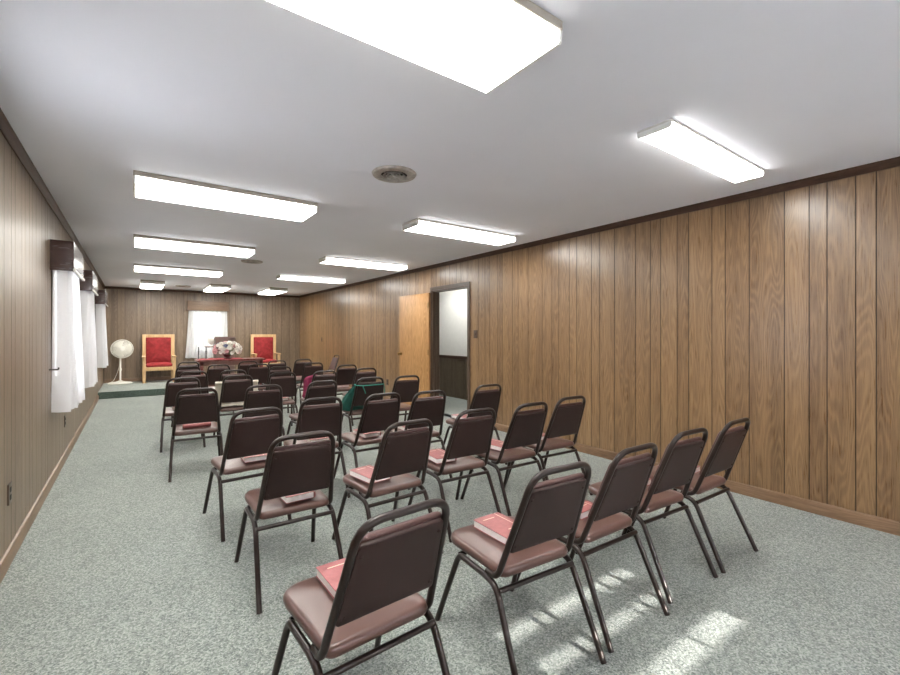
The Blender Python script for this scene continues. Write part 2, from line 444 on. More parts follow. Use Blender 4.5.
# hallway seen through the doorway
f = MB(); f.box((XR+TW, 4.3, -.1), (XH+.1, 8.8, 0)); struct(f.build('floor_hall', M['carpet'], smooth=False))
f = MB(); f.box((XR+TW, 4.3, H), (XH+.1, 8.8, H+.1)); struct(f.build('ceiling_hall', M['ceiling'], smooth=False))
f = MB(); f.box((XH, 4.3, 0), (XH+.1, 8.8, H)); struct(f.build('wall_hall', M['white_wall'], smooth=False))
f = MB(); f.box((XR+TW, 4.2, 0), (XH+.1, 4.3, H)); struct(f.build('wall_hall_near', M['white_wall'], smooth=False))
f = MB(); f.box((XR+TW, 8.8, 0), (XH+.1, 8.9, H)); struct(f.build('wall_hall_far', M['white_wall'], smooth=False))
f = MB()
y = 4.3
while y < 8.7:
    w = random.choice((.1, .15, .2)); f.box((XH-.012, y+.002, 0), (XH, min(y+w-.002, 8.8), .80), bev=.002, seg=1); y += w
struct(f.build('wainscot_hall', M['wainscot'], smooth=False), 'dark board wainscot in the hallway')
f = MB(); f.box((XH-.030, 4.3, .80), (XH, 8.8, .86), bev=.006); struct(f.build('trim_hall', M['trim']))

# trim: crown moulding and baseboards
def crown(name, a, b, along, side, mat):
    f = MB()
    pr = [(0, 0), (.034, 0), (.034, -.010), (.022, -.020), (.018, -.040), (.008, -.055), (0, -.055)]
    if along == 'Y': f.prism([(side*1 and (XL+x if side > 0 else XR-x), H+z) for x, z in pr], a, b, 'Y')
    else: f.prism([((YB-x if side < 0 else YR+x), H+z) for x, z in pr], a, b, 'X')
    return struct(f.build(name, mat))
crown('trim_1', YR, YB, 'Y', 1, M['trim']); crown('trim_2', YR, YB, 'Y', -1, M['trim'])
crown('trim_3', XL, XR, 'X', -1, M['trim_x']); crown('trim_4', XL, XR, 'X', 1, M['trim_x'])
def basebd(name, parts, along, side, mat, z0=0.):
    f = MB()
    pr = [(0, 0), (.016, 0), (.016, .070), (.010, .084), (0, .088)]
    for a, b in parts:
        if along == 'Y': f.prism([((XL+x if side > 0 else XR-x), z0+z) for x, z in pr], a, b, 'Y')
        else: f.prism([((YB-x if side < 0 else YR+x), z0+z) for x, z in pr], a, b, 'X')
    return struct(f.build(name, mat))
basebd('baseboard_left', [(YR, 11.2)], 'Y', 1, M['base'])
basebd('baseboard_right', [(YR, DOOR[0]-.07), (DOOR[1]+.07, 11.2)], 'Y', -1, M['base'])
basebd('baseboard_back', [(XL, XR)], 'X', -1, M['base_x'], .14)
basebd('baseboard_rear', [(XL, XR)], 'X', 1, M['base_x'])

# windows -------------------------------------------------------------
def window(name, origin, ud, nrm, w, z0, z1, rows=2, cols=2):
    """casing + sash + panes in a wall opening; ud along the wall, nrm into the room"""
    ud, nrm, o = Vector(ud), Vector(nrm), Vector(origin)
    e = bpy.data.objects.new(name, None); COL.objects.link(e); struct(e); e.location = o
    R = Matrix((( ud.x, nrm.x, 0), (ud.y, nrm.y, 0), (0, 0, 1))).to_4x4()
    f = MB(); c = .055
    for lo, hi in (((-c, .0, z0-c), (0, .018, z1+c)), ((w, .0, z0-c), (w+c, .018, z1+c)), ((-c, 0, z1), (w+c, .018, z1+c)), ((-c-.02, 0, z0-c), (w+c+.02, .03, z0))):
        f.box(lo, hi, .003, R)
    f.build('window_casing', M['casing'], e)
    f = MB(); b = .035
    zm = (z0+z1)/2
    for lo, hi in (((0, -.09, z0), (b, -.04, z1)), ((w-b, -.09, z0), (w, -.04, z1)), ((b, -.09, z0), (w-b, -.04, z0+b)), ((b, -.09, z1-b), (w-b, -.04, z1)), ((b, -.09, zm-.022), (w-b, -.04, zm+.022))):
        f.box(lo, hi, .003, R)
    for k in range(1, cols):
        f.box((w*k/cols-.010, -.078, z0+b), (w*k/cols+.010, -.052, z1-b), 0, R)
    for (a, d) in ((z0+b, zm-.022), (zm+.022, z1-b)):
        for k in range(1, rows): f.box((b, -.078, a+(d-a)*k/rows-.010), (w-b, -.052, a+(d-a)*k/rows+.010), 0, R)
    f.build('window_sash', M['sash'], e)
    f = MB(); f.box((b*.5, -.067, z0+b*.5), (w-b*.5, -.063, z1-b*.5), 0, R); f.build('window_glass', M['glass'], e, smooth=False)
    return e
for k, (a, b) in enumerate(LW): window('window_%d' % (k+1), (XL, a, 0), (0, 1, 0), (1, 0, 0), b-a, .85, 2.02)
for k, (a, b) in enumerate(LWN): window('window_%d' % (k+8), (XL, a, 0), (0, 1, 0), (1, 0, 0), b-a, .85, 2.02)
window('window_4', (BWX[0], YB, 0), (1, 0, 0), (0, -1, 0), BWX[1]-BWX[0], .85, 2.02)
for k, (a, b) in enumerate(RW): window('window_%d' % (k+5), (a, YR, 0), (1, 0, 0), (0, 1, 0), b-a, .80, 2.08, 2, 3)

def shade(x0, x1, zb, label, loc=None, rz=0., gaps=()):  # unseen shades added to diffuse daylight; gaps are cut for sun streaks
    t = thing('window_shade', label, 'window shade', loc or (x0, YR, 0), rz, 'added unseen white shades that spread daylight')
    f = MB(); w = x1-x0
    zz = zb
    for g0, g1 in gaps: f.box((0, .020, zz), (w, .0225, g0)); zz = g1
    f.box((0, .020, zz), (w, .0225, 2.11)); f.build('shade_fabric', M['sheer'], t, smooth=False)
    f = MB(); f.tube([(0, .036, 2.12), (w, .036, 2.12)], .022, 16); f.build('roller', M['sash'], t)
    f = MB(); f.box((0, .016, zb-.02), (w, .027, zb), .003); f.build('hem_bar', M['sash'], t)
    return t
shade(0, .9, .88, 'added white shade spreading daylight on the left wall beside the camera', (XL, 2.92, 0), -PI/2)
shade(0, .9, .88, 'added white shade spreading daylight on the left wall behind the camera', (XL, .15, 0), -PI/2)
shade(RW[0][0], RW[0][1], .83, 'added white shade spreading daylight on the left window of the rear wall')
shade(RW[1][0], RW[1][1], .868, 'added white shade, slit to cast sun streaks, on the middle window of the rear wall', gaps=((.905, .925), (.968, .992)))
shade(RW[2][0], RW[2][1], .83, 'added white shade spreading daylight on the right window of the rear wall')

# door -----------------------------------------------------------------
e = bpy.data.objects.new('door_1', None); COL.objects.link(e); struct(e); e.location = (XR, DOOR[1], 0)
y0, y1, zt = DOOR[0]-DOOR[1], 0., DOOR[2]
f = MB()
for lo, hi in (((-.016, y0-.055, 0), (0, y0, zt+.055)), ((-.016, y1, 0), (0, y1+.055, zt+.055)), ((-.016, y0, zt), (0, y1, zt+.055)),
               ((-.004, y0, 0), (TW+.01, y0+.022, zt)), ((-.004, y1-.022, 0), (TW+.01, y1, zt)), ((-.004, y0, zt-.022), (TW+.01, y1, zt)),
               ((.045, y0+.022, 0), (.06, y0+.034, zt)), ((.045, y1-.034, 0), (.06, y1-.022, zt)),
               ((TW, y0-.055, 0), (TW+.016, y0, zt+.055)), ((TW, y1, 0), (TW+.016, y1+.055, zt+.055)), ((TW, y0, zt), (TW+.016, y1, zt+.055))):
    f.box(lo, hi, .003, seg=1)
f.build('door_frame', M['casing'], e)
sl = MB(); sl.box((-.037, .0, .012), (0, .925, 1.985), .003)
slab = sl.build('door_slab', M['door'], e, loc=(-.024, .02, 0), rot=(0, 0, math.radians(2.)))
k = MB(); RX = Matrix.Translation((-.037, .865, .95)) @ Matrix.Rotation(-PI/2, 4, 'Y')
k.lathe([(.034, 0), (.034, .006), (.014, .010), (.012, .035), (.026, .045), (.030, .058), (.022, .070), (0, .073)], 20, RX)
k.build('door_knob', M['brass'], slab)
for z in (.25, 1.0, 1.78):
    h = MB(); h.tube([(-.040, .004, z-.045), (-.040, .004, z+.045)], .007); h.box((-.042, .005, z-.045), (-.0371, .035, z+.045)); h.build('door_hinge', M['brass'], slab)

# ------------------------------------------------------------------ ceiling lights
def light_parts(root, L, W, hd=.036, dp=.046):
    f = MB(); f.box((-.002, -W/2-.004, -hd), (L+.002, W/2+.004, 0), .003, seg=1); f.build('lamp_housing', M['housing'] if W > .35 else M['steel_white'], root)
    f = MB()
    w0 = W/2
    pr = [(-w0+.006, -hd+.004), (-w0, -hd-.002), (-w0, -hd-.012), (-w0+.004, -hd-dp+.006), (-w0+.010, -hd-dp), (w0-.010, -hd-dp), (w0-.004, -hd-dp+.006), (w0, -hd-.012), (w0, -hd-.002), (w0-.006, -hd+.004)]
    f.prism(pr, .012, L-.012, 'X'); f.build('lamp_diffuser', M['lens'] if W > .35 else M['lens_narrow'], root, angle=.35)
    pr2 = [(a*1.012, b-.002 if b < -hd-.03 else b) for a, b in pr]
    for a, b in ((0, .012), (L-.012, L)):
        f = MB(); f.prism(pr2, a, b, 'X'); f.build('lamp_end_cap', M['endcap'], root, angle=.35)
def ceiling_light(x, y, L, W, label, rz=0., group='fluorescent ceiling lights'):
    t = thing('ceiling_light', label, 'ceiling light', (x, y, H), rz, group); light_parts(t, L, W); return t
WIDE = [(-.03, 1.27, 'big wide fluorescent ceiling light nearest the camera, cut off by the top edge'),
        (0., 3.97, 'wide fluorescent ceiling light in the left row, second from the camera'),
        (0., 6.37, 'wide fluorescent ceiling light in the left row, third from the camera'),
        (0., 8.93, 'wide fluorescent ceiling light in the left row, farthest before the platform')]
for x, y, lb in WIDE: ceiling_light(x, y, 1.295, .42, lb)
NARROW = [(2.30, 1.295, 1.25, .19, .014, .028, 'narrow fluorescent ceiling light nearest the camera beside the right wall'),
          (2.26, 3.83, 1.33, .30, .022, .044, 'narrow fluorescent ceiling light in the right row, second from the camera'),
          (2.27, 6.40, 1.38, .29, .022, .044, 'narrow fluorescent ceiling light in the right row, third from the camera'),
          (2.26, 8.78, 1.30, .29, .022, .044, 'narrow fluorescent ceiling light in the right row, farthest before the platform')]
for x, y, L, W, hd, dp, lb in NARROW:
    light_parts(thing('ceiling_light', lb, 'ceiling light', (x, y, H), 0, 'fluorescent ceiling lights'), L, W, hd, dp)
for x, lb in ((.33, 'small light over the platform above the fan and left throne'), (1.62, 'small light over the platform above the back window'), (2.89, 'small light over the platform above the right throne')):
    ceiling_light(x, 11.2, 1.25, .42, lb, PI/2)
ceiling_light(4.72, 6.2, 1.25, .26, 'added unseen ceiling light brightening the hallway beyond the open door', PI/2, None)  # out-of-view lamp added to brighten the hallway wall

# ceiling vents
def vent(x, y, label):
    t = thing('ceiling_vent', label, 'vent', (x, y, H), 0, 'round ceiling vents')
    f = MB(); f.lathe([(.095, -.004), (.155, 0), (.158, -.004), (.150, -.016), (.105, -.022), (.094, -.016)], 40, cap=False); f.build('vent_flange', M['vent'], t)
    f = MB(); f.lathe([(.1, -.001), (0, -.001)], 32, cap=False); f.build('vent_throat', M['dark'], t)
    for r in (.082, .058, .034):
        f = MB(); f.lathe([(r, -.020), (r-.018, -.004), (r-.021, -.005), (r-.004, -.022), (r, -.020)], 36, cap=False); f.build('vent_cone', M['vent'], t)
    f = MB(); f.lathe([(0, -.022), (.012, -.020), (.014, -.006), (0, -.004)], 18, cap=False); f.build('vent_screw', M['vent'], t)
    f = MB(); f.box((-.09, -.003, -.010), (.09, .003, -.004)); f.build('vent_bar', M['vent'], t, smooth=False)
vent(1.5, 2.76, 'round louvred ceiling vent nearest the camera')
vent(1.5, 7.37, 'round ceiling vent halfway down the room between the light rows')
vent(.95, 12.1, 'small round ceiling vent above the platform')

# ------------------------------------------------------------------ valances and curtains
def curtain_mesh(w, dp, z0, z1, seed, flare=.09):
    """sheer hung in a shallow box plan: local x along wall, y out from wall"""
    rng = random.Random(seed); ph = [rng.random()*6 for _ in range(6)]
    f = MB()
    Ltot = w+2*dp
    def fn(u, v):
        z = z0+(z1-z0)*(1-v)
        s = u*Ltot; fl = flare*v**1.3
        ripple = (.012+.014*v)*math.sin(s*62+ph[0]+.6*math.sin(s*9+ph[1])) + .010*v*math.sin(s*23+ph[2])
        if s < dp: x, y = -fl*.3, .012+s*(1+fl*3)
        elif s > dp+w: x, y = w+fl*.9, .012+(Ltot-s)*(1+fl*3)
        else: x, y = (s-dp)/w*(w+fl*1.2)-fl*.3, .012+dp*(1+fl*3)
        blend = min(1, s/dp, (Ltot-s)/dp)
        zz = z + (.006*math.sin(s*31+ph[3]) + .008*math.sin(s*7+ph[4]))*v**4
        return (x+.3*ripple*(1-blend)*0, y+ripple*blend, zz)
    f.grid(fn, 150, 26)
    return f
def valance(origin, rz, w, dp, z0, z1, mat, label, clabel, cz0, seed):
    t = thing('valance', label, 'valance', (origin[0], origin[1], z0), rz, 'window valances')
    f = MB(); hh = z1-z0
    f.box((0, dp-.014, 0), (w, dp, hh), .003); f.build('valance_front', mat, t)
    for a, b in ((0, .014), (w-.014, w)):
        f = MB(); f.box((a, 0, 0), (b, dp-.014, hh), .003); f.build('valance_side', mat, t)
    f = MB(); f.box((.014, 0, hh-.014), (w-.014, dp-.014, hh)); f.build('valance_top', mat, t, smooth=False)
    f = MB(); f.box((-.004, dp-.004, .0), (w+.03, dp+.012, .018), .003); f.build('valance_lip', M['steel_white'] if mat is M['valance'] else mat, t)  # white on the dark valances paints in their lit lower edge
    c = curtain_mesh(w-.09, dp-.055, cz0, z0+.12, seed).build('curtain', M['sheer'])
    c.location = (Matrix.Rotation(rz, 3, 'Z') @ Vector((.045, 0, 0))) + Vector((origin[0], origin[1], 0)); c.rotation_euler = (0, 0, rz)
    tag(c, clabel, 'curtain', 'white sheer curtains')
# left wall: local x must run along +Y and local y into the room (+X): a mirrored frame, so run x along -Y from the far end
for (ya, yb), lb, cl, z0, sd in (((5.03, 5.91), 'dark brown box valance over the window nearest the camera', 'white sheer curtain at the left window nearest the camera', .635, 1),
                            ((7.20, 8.07), 'dark brown box valance over the middle window of the left wall', 'white sheer curtain at the middle window of the left wall', .635, 2),
                            ((10.27, 11.15), 'dark brown box valance over the left window farthest from the camera', 'white sheer curtain at the left window beside the fan', .69, 3)):
    valance((XL, yb), -PI/2, yb-ya, .156, 1.85, 2.11, M['valance'], lb, cl, z0, sd)
valance((2.09, YB), PI, .97, .15, 1.91, 2.17, M['valance_x'], 'medium brown box valance over the back wall window', 'white sheer curtain at the back wall window behind the pulpit', .68, 4)

# small wall fittings
t = tag(MB().tube([(0, 0, 0), (.045, 0, 0), (.062, 0, .0), (.062, 0, .018)], .006, fillet=.01).build('curtain_hook', M['iron'], loc=(XL, 4.97, 1.0)), 'dark metal hook on the left wall beside the nearest curtain', 'hook')
def plate(name, loc, nx, label, cat, mat, toggle=True):
    t = thing(name, label, cat, loc)
    f = MB(); f.box((0, -.042, -.058), (nx*.007, .042, .058), .002); f.build('cover_plate', mat, t)
    if toggle: f = MB(); f.box((nx*.005, -.006, -.012), (nx*.018, .006, .012), .002); f.build('toggle', mat, t)
    else:
        for z in (-.022, .022):
            f = MB(); f.box((nx*.005, -.015, z-.014), (nx*.009, .015, z+.014), .002); f.build('socket', M['dark'], t)
plate('light_switch', (XR, 4.94, 1.30), -1, 'brown light switch plate on the right wall beside the doorway', 'light switch', M['brown_plastic'])
plate('wall_outlet', (XL, 3.51, .39), 1, 'dark wall outlet on the left wall nearest the camera', 'outlet', M['brown_plastic'], False)
plate('wall_outlet', (XL, 6.0, .405), 1, 'dark wall outlet on the left wall below the nearest curtain', 'outlet', M['brown_plastic'], False)
plate('wall_outlet', (XR, 7.66, .365), -1, 'dark wall outlet low on the right wall left of the open door', 'outlet', M['brown_plastic'], False)
plate('light_switch', (XR, 11.35, 1.16), -1, 'small dark switch plate far along the right wall near the back corner', 'light switch', M['brown_plastic'])

# ------------------------------------------------------------------ chairs
WR, DR, WF, DF, WJ, DJ, HJ, WT, DT, HT = .210, .288, .218, .288, .192, .118, .352, .148, .280, .802
TR = .0125
def rounded_outline(pts, rads, n=6):
    out = []; m = len(pts)
    for i in range(m):
        p, a, b = Vector(pts[i]), Vector(pts[i-1]), Vector(pts[(i+1) % m]); r = rads[i]
        A = p+(a-p).normalized()*r; B = p+(b-p).normalized()*r
        for k in range(n+1):
            u = k/n; q = A*(1-u)**2+p*2*u*(1-u)+B*u*u; out.append((q.x, q.y))
        # straight run to the next corner, subdivided
        nx = Vector(pts[(i+1) % m]); C = nx+(p-nx).normalized()*rads[(i+1) % m]
        for k in range(1, 4):
            q = B+(C-B)*(k/4); out.append((q.x, q.y))
    return out
def make_chair(label, rail=True):
    t = thing('stacking_chair', label, 'chair', group='brown vinyl stacking chairs')
    o = rounded_outline([(-.183, -.144), (.183, -.144), (.196, .262), (-.196, .262)], [.04, .04, .085, .085])
    MB().cushion(o, .368, .409, .012, .018).build('seat', M['vinyl'], t, angle=2)
    for s in (-1, 1):
        MB().tube([(s*WF, DF, 0), (s*.188, .150, HJ-.003), (s*WJ, .085, HJ)], TR, fillet=.05).build('leg', M['tube'], t)
        MB().tube([(s*WR, -DR, 0), (s*(WJ+.004), -DJ-.006, HJ-.006), (s*WJ, -.035, HJ)], TR, fillet=.05).build('leg', M['tube'], t)
    f = MB()
    for s in (-1, 1): f.tube([(s*WJ, .09, HJ), (s*WJ, -.04, HJ)], TR)
    f.tube([(-.186, .150, HJ-.004), (.186, .150, HJ-.004)], TR*.8)
    f.build('seat_frame', M['tube'], t)
    fr = (DJ+.19*(DT-DJ))  # rear stretcher below the seat
    MB().tube([(-.196, -.138, .332), (.196, -.138, .332)], TR*.85).build('stretcher', M['tube'], t)
    # back frame: one bent tube, up one side, over and down
    up = lambda s: [(s*(WJ-.012), -.045, HJ+.012), (s*(WJ-.004), -DJ, HJ+.020), (s*WT, -DT, HT)]
    pts = up(-1)+up(1)[::-1]
    MB().tube(pts, TR, seg=12, fillet=[0, .04, .075, .075, .04, 0], nf=8).build('back_frame', M['tube'], t)
    # backrest pad lying in the leaning plane between the uprights
    a = Vector((0, -DJ, HJ+.02)); b = Vector((0, -DT, HT)); ax = (b-a).normalized(); L = (b-a).length
    xh = Vector((1, 0, 0)); nf_ = xh.cross(ax)       # points to the rear/down side: sign checked below
    nf_ = -nf_                                       # local z out of the front of the backrest
    R = Matrix(((-1, ax.x, nf_.x, a.x), (0, ax.y, nf_.y, a.y), (0, ax.z, nf_.z, a.z), (0, 0, 0, 1)))
    w = lambda q: (WJ-.004)+(WT-WJ+.004)*q/L-.004
    q0, q1 = L*.240, L*.875
    o = rounded_outline([(-w(q0), q0), (w(q0), q0), (w(q1), q1), (-w(q1), q1)], [.018, .018, .022, .022], 4)
    back_out = MB(); back_out.cushion(o, .004, .026, .004, .012, R); back_out.build('backrest', M['backvinyl'], t, angle=2)
    i = .006
    o2 = rounded_outline([(-w(q0)+i, q0+i), (w(q0)-i, q0+i), (w(q1)-i, q1-.012), (-w(q1)+i, q1-.012)], [.014]*4, 4)
    bb = MB(); bb.cushion(o2, .005, -.011, 0, .004, R)
    for sx in (-1, 1):
        for q in (q0+.035, q1-.05):
            bb.lathe([(.006, 0), (.005, -.003), (0, -.004)], 10, R @ Matrix.Translation((sx*(w(q)-.022), q, -.011)))
    bo = bb.build('back_panel', M['backboard'], t, angle=.9); bo['label'] = 'dark flat rear panel of the backrest'
    return t
chair0 = make_chair('')
used = [False]
def place_chair(x, y, rz, label, z=0.):
    if not used[0]:
        used[0] = True; chair0.location = (x, y, z); chair0.rotation_euler = (0, 0, math.radians(rz)); chair0['label'] = label; return chair0
    return dup(chair0, (x, y, z), math.radians(rz), label)

RN = ['nearest row', 'second row', 'third row', 'fourth row', 'fifth row']
PN = ['leftmost', 'second from left', 'middle', 'second from right', 'rightmost']
CH = {
 'A': (.616, 1.358, 2.8), 'B': (1.320, 1.357, -4.2), 'C': (1.802, 1.356, -1.4), 'D': (2.334, 1.375, -3.5), 'E': (2.823, 1.355, -1.0),
 'F': (.69, 2.46, -1.1), 'G': (1.26, 2.42, 2.2), 'H': (1.835, 2.50, -2.7), 'I': (2.315, 2.47, -1.7), 'J': (2.81, 2.51, -3.5),
 'K': (.65, 3.36, 3.0), 'L': (1.20, 3.60, -4.), 'M': (1.68, 3.54, 0.), 'N': (2.10, 3.45, -4.), 'O': (2.82, 3.52, -2.6),
 'P': (.49, 4.83, -4.4), 'Q': (1.05, 4.76, -5.2), 'R': (1.60, 4.80, 3.6), 'S': (2.21, 4.85, -5.), 'T': (2.65, 4.78, -4.),
 'U': (.47, 6.04, -3.1), 'V': (1.03, 6.00, -4.), 'W': (1.58, 6.10, -5.), 'X': (2.09, 6.03, -.3), 'Y': (2.74, 6.13, -2.4),
 'c': (.65, 6.98, -.9), 'e': (1.12, 6.90, -1.3), 'h': (1.83, 7.18, -5.), 'l': (2.80, 6.94, -5.),
 'b': (.69, 8.05, -2.6), 'd': (1.13, 8.20, -2.3), 'g': (1.69, 7.97, -3.5), 'k': (2.54, 7.78, -5.),
 'a': (.80, 9.30, -1.4), 'f': (1.72, 8.90, -5.), 'i': (2.19, 8.80, -2.9), 'j': (2.72, 8.93, -4.6),
}
CL = {
 'A': 'brown stacking chair nearest the camera, red hymnal on its seat',
 'B': 'brown stacking chair second from left in the nearest row, gilt red hymnal on it',
 'C': 'brown stacking chair in the middle of the nearest row',
 'D': 'brown stacking chair second from right in the nearest row',
 'E': 'brown stacking chair at the right end of the nearest row, beside the right wall',
 'F': 'brown stacking chair at the left end of the second row, behind the nearest chair',
 'G': 'brown stacking chair second from left in the second row',
 'H': 'brown stacking chair in the middle of the second row',
 'I': 'brown stacking chair second from right in the second row',
 'J': 'brown stacking chair at the right end of the second row by the wall',
 'K': 'brown stacking chair at the left end of the third row',
 'L': 'brown stacking chair second from left in the third row',
 'M': 'brown stacking chair in the middle of the third row, nearest the green bag',
 'N': 'brown stacking chair second from right in the third row',
 'O': 'brown stacking chair at the right end of the third row near the doorway',
 'P': 'brown stacking chair at the left end of the fourth row beside the aisle',
 'Q': 'brown stacking chair second from left in the fourth row',
 'R': 'brown stacking chair in the middle of the fourth row, before the pink garment',
 'S': 'brown stacking chair with the green drawstring bag hung on its back',
 'T': 'brown stacking chair standing in front of the open wooden door',
 'U': 'brown stacking chair at the left end of the fifth row with a pinkish book',
 'V': 'brown stacking chair with a beige blanket over its seat and back',
 'W': 'brown stacking chair in the middle of the fifth row, right of the beige blanket',
 'X': 'brown stacking chair with the bright pink garment on its seat',
 'Y': 'brown stacking chair at the right end of the fifth row, behind the green bag',
 'c': 'brown stacking chair at the left end of the sixth row',
 'e': 'brown stacking chair second from left in the sixth row',
 'h': 'brown stacking chair in the middle of the sixth row',
 'l': 'brown stacking chair at the right end of the sixth row with a pink book',
 'b': 'brown stacking chair at the left end of the seventh row',
 'd': 'brown stacking chair second from left in the seventh row before the table',
 'g': 'brown stacking chair third from left in the seventh row',
 'k': 'brown stacking chair at the right end of the seventh row',
 'a': 'brown stacking chair at the left end of the front row by the left throne',
 'f': 'brown stacking chair of the front row before the right half of the table',
 'i': 'brown stacking chair of the front row before the right throne',
 'j': 'brown stacking chair at the right end of the front row',
}
for k, (x, y, r) in CH.items(): place_chair(x, y, r, CL[k])
place_chair(3.60, 9.93, 90, 'brown stacking chair turned sideways against the right wall far back')

# ------------------------------------------------------------------ hymnals on the seats
BW, BL, BT = .150, .232, .034
def make_book():
    t = thing('hymnal', '', 'book', group='red hymnals on the chairs')
    f = MB()
    f.box((-BW/2, -BL/2, 0), (BW/2, BL/2, .0028), .001, seg=1); f.box((-BW/2, -BL/2, BT-.0028), (BW/2, BL/2, BT), .001, seg=1)
    f.prism([(BW/2-.002, 0), (BW/2+.004, .006), (BW/2+.0055, BT/2), (BW/2+.004, BT-.006), (BW/2-.002, BT), (BW/2-.005, BT-.003), (BW/2-.005, .003)], -BL/2, BL/2, 'Y')
    c = f.build('book_cover', M['book'], t)
    f = MB(); f.box((-BW/2+.003, -BL/2+.004, .0029), (BW/2-.005, BL/2-.004, BT-.0029)); p = f.build('page_block', M['pages'], t, smooth=False)
    f = MB(); z = BT
    f.box((.046, -BL/2+.004, z), (.0495, BL/2-.004, z+.0004))
    for y0, x0, x1 in ((-.070, -.012, .032), (-.052, -.012, .032), (.078, -.045, .020)):
        f.box((x0, y0, z), (x1, y0+.005, z+.0004))
    c2 = f.build('cover_lettering', M['gilt'], c, smooth=False); c2['label'] = 'pale gilt lines on the cover'
    return t
book0 = make_book(); bused = [False]
def place_book(ck, dx, dy, rz, label):
    x, y, r = CH[ck]; r = math.radians(r)
    X = x+dx*math.cos(r)-dy*math.sin(r); Y = y+dx*math.sin(r)+dy*math.cos(r)
    loc, a = (X, Y, .424), r+math.radians(rz)
    if not bused[0]:
        bused[0] = True; book0.location = loc; book0.rotation_euler = (0, 0, a); book0['label'] = label; return
    dup(book0, loc, a, label)
for ck, dx, dy, rz, lb in (
    ('A', .0, .10, -2, 'red hymnal with white page edges on the chair nearest the camera'),
    ('B', .0, .085, 4, 'red hymnal with gilt cover lines on the second chair of the nearest row'),
    ('C', -.02, .08, 3, 'red hymnal on the middle chair of the nearest row'),
    ('D', .0, .10, 88, 'red hymnal on the second chair from right in the nearest row'),
    ('E', .0, .06, 92, 'red hymnal on the right end chair of the nearest row'),
    ('F', .02, -.01, 3, 'red hymnal at the back of the left seat in the second row'),
    ('G', -.08, .06, 6, 'red hymnal on the second chair from left in the second row'),
    ('H', -.09, .06, -4, 'red hymnal on the middle chair of the second row'),
    ('I', -.03, .09, 8, 'red hymnal on the second chair from right in the second row'),
    ('J', -.05, .10, 4, 'red hymnal on the right end chair of the second row'),
    ('K', .04, -.01, -4, 'red hymnal at the back of the left seat in the third row'),
    ('L', .02, .0, 5, 'red hymnal on the second chair from left in the third row'),
    ('M', -.03, .0, 2, 'red hymnal on the middle chair of the third row'),
    ('N', -.04, .10, 0, 'red hymnal on the second chair from right in the third row'),
    ('O', -.05, .09, 3, 'red hymnal on the right end chair of the third row by the doorway'),
    ('P', .0, .0, -88, 'red hymnal on the left end chair of the fourth row'),
    ('U', -.03, .05, 5, 'red hymnal on the left end chair of the fifth row'),
    ('W', .04, .02, -6, 'red hymnal on the middle chair of the fifth row'),
    ('l', .0, .06, 90, 'red hymnal on the right end chair of the sixth row'),
    ('j', -.04, .06, 85, 'red hymnal on the right end chair of the front row'),
): place_book(ck, dx, dy, rz, lb)

# ------------------------------------------------------------------ things left on chairs
def at_chair(ck, o):
    x, y, r = CH[ck]; o.location = (x, y, 0); o.rotation_euler = (0, 0, math.radians(r)); return o
# beige blanket on V: hangs in front of the backrest, over the seat and down its front
f = MB()
path = [(-.222, .715), (-.203, .738), (-.176, .70), (-.152, .60), (-.132, .53), (-.146, .475), (-.146, .436), (-.10, .434), (.0, .436), (.10, .437), (.20, .437), (.26, .430), (.287, .39), (.292, .34)]
def lerp_path(path, q):
    q = min(max(q, 0), .9999)*(len(path)-1); i = int(q); u = q-i
    return path[i][0]*(1-u)+path[i+1][0]*u, path[i][1]*(1-u)+path[i+1][1]*u
def blanket(u, v):
    y, z = lerp_path(path, v); x = -.235+.47*u
    edge = abs(u-.5)*2; w = .008*math.sin(u*26+v*5)
    dropz = 0.
    if v > .45 and edge > .86: dropz = (edge-.86)*.35
    if v < .45: y += w+.012*edge
    return (x, y, z+(.003*math.sin(u*18) if v > .45 else 0)-dropz)
f.grid(blanket, 40, 46)
o = at_chair('V', f.build('blanket', M['beige'])); tag(o, 'beige blanket draped over a chair seat and backrest in the fifth row', 'blanket')
sm = o.modifiers.new('thickness', 'SOLIDIFY'); sm.thickness = .008; sm.offset = 0

# pink garment heaped on X against its backrest
f = MB()
def garment(u, v):
    a = 2*PI*u
    zc = .43+.31*v
    rx = (.120-.01*v)*(1+.12*math.sin(3*a+1)+.10*math.sin(5*a+v*6)); ry = (.062-.02*v)*(1+.15*math.sin(4*a+2+v*3))
    sc = max(.05, 1-max(0, (v-.8)/.2)**3)**.5 if v > .5 else (1 if v > .04 else .8)
    yb = -.045-.36*(zc-.43)
    return (-.125+.012*math.sin(v*7)+rx*sc*math.cos(a), yb+ry*sc*math.sin(a), zc+.012*math.sin(2*a+1)*v)
f.grid(garment, 44, 26, True)
bmesh.ops.contextual_create(f.bm, geom=[v for v in f.bm.verts if v.is_boundary and v.co.z > .6]); bmesh.ops.contextual_create(f.bm, geom=[v for v in f.bm.verts if v.is_boundary and v.co.z < .5])
g1 = at_chair('X', f.build('garment', M['pink'], angle=2)); tag(g1, 'bright pink garment propped on a chair seat against its backrest', 'garment')

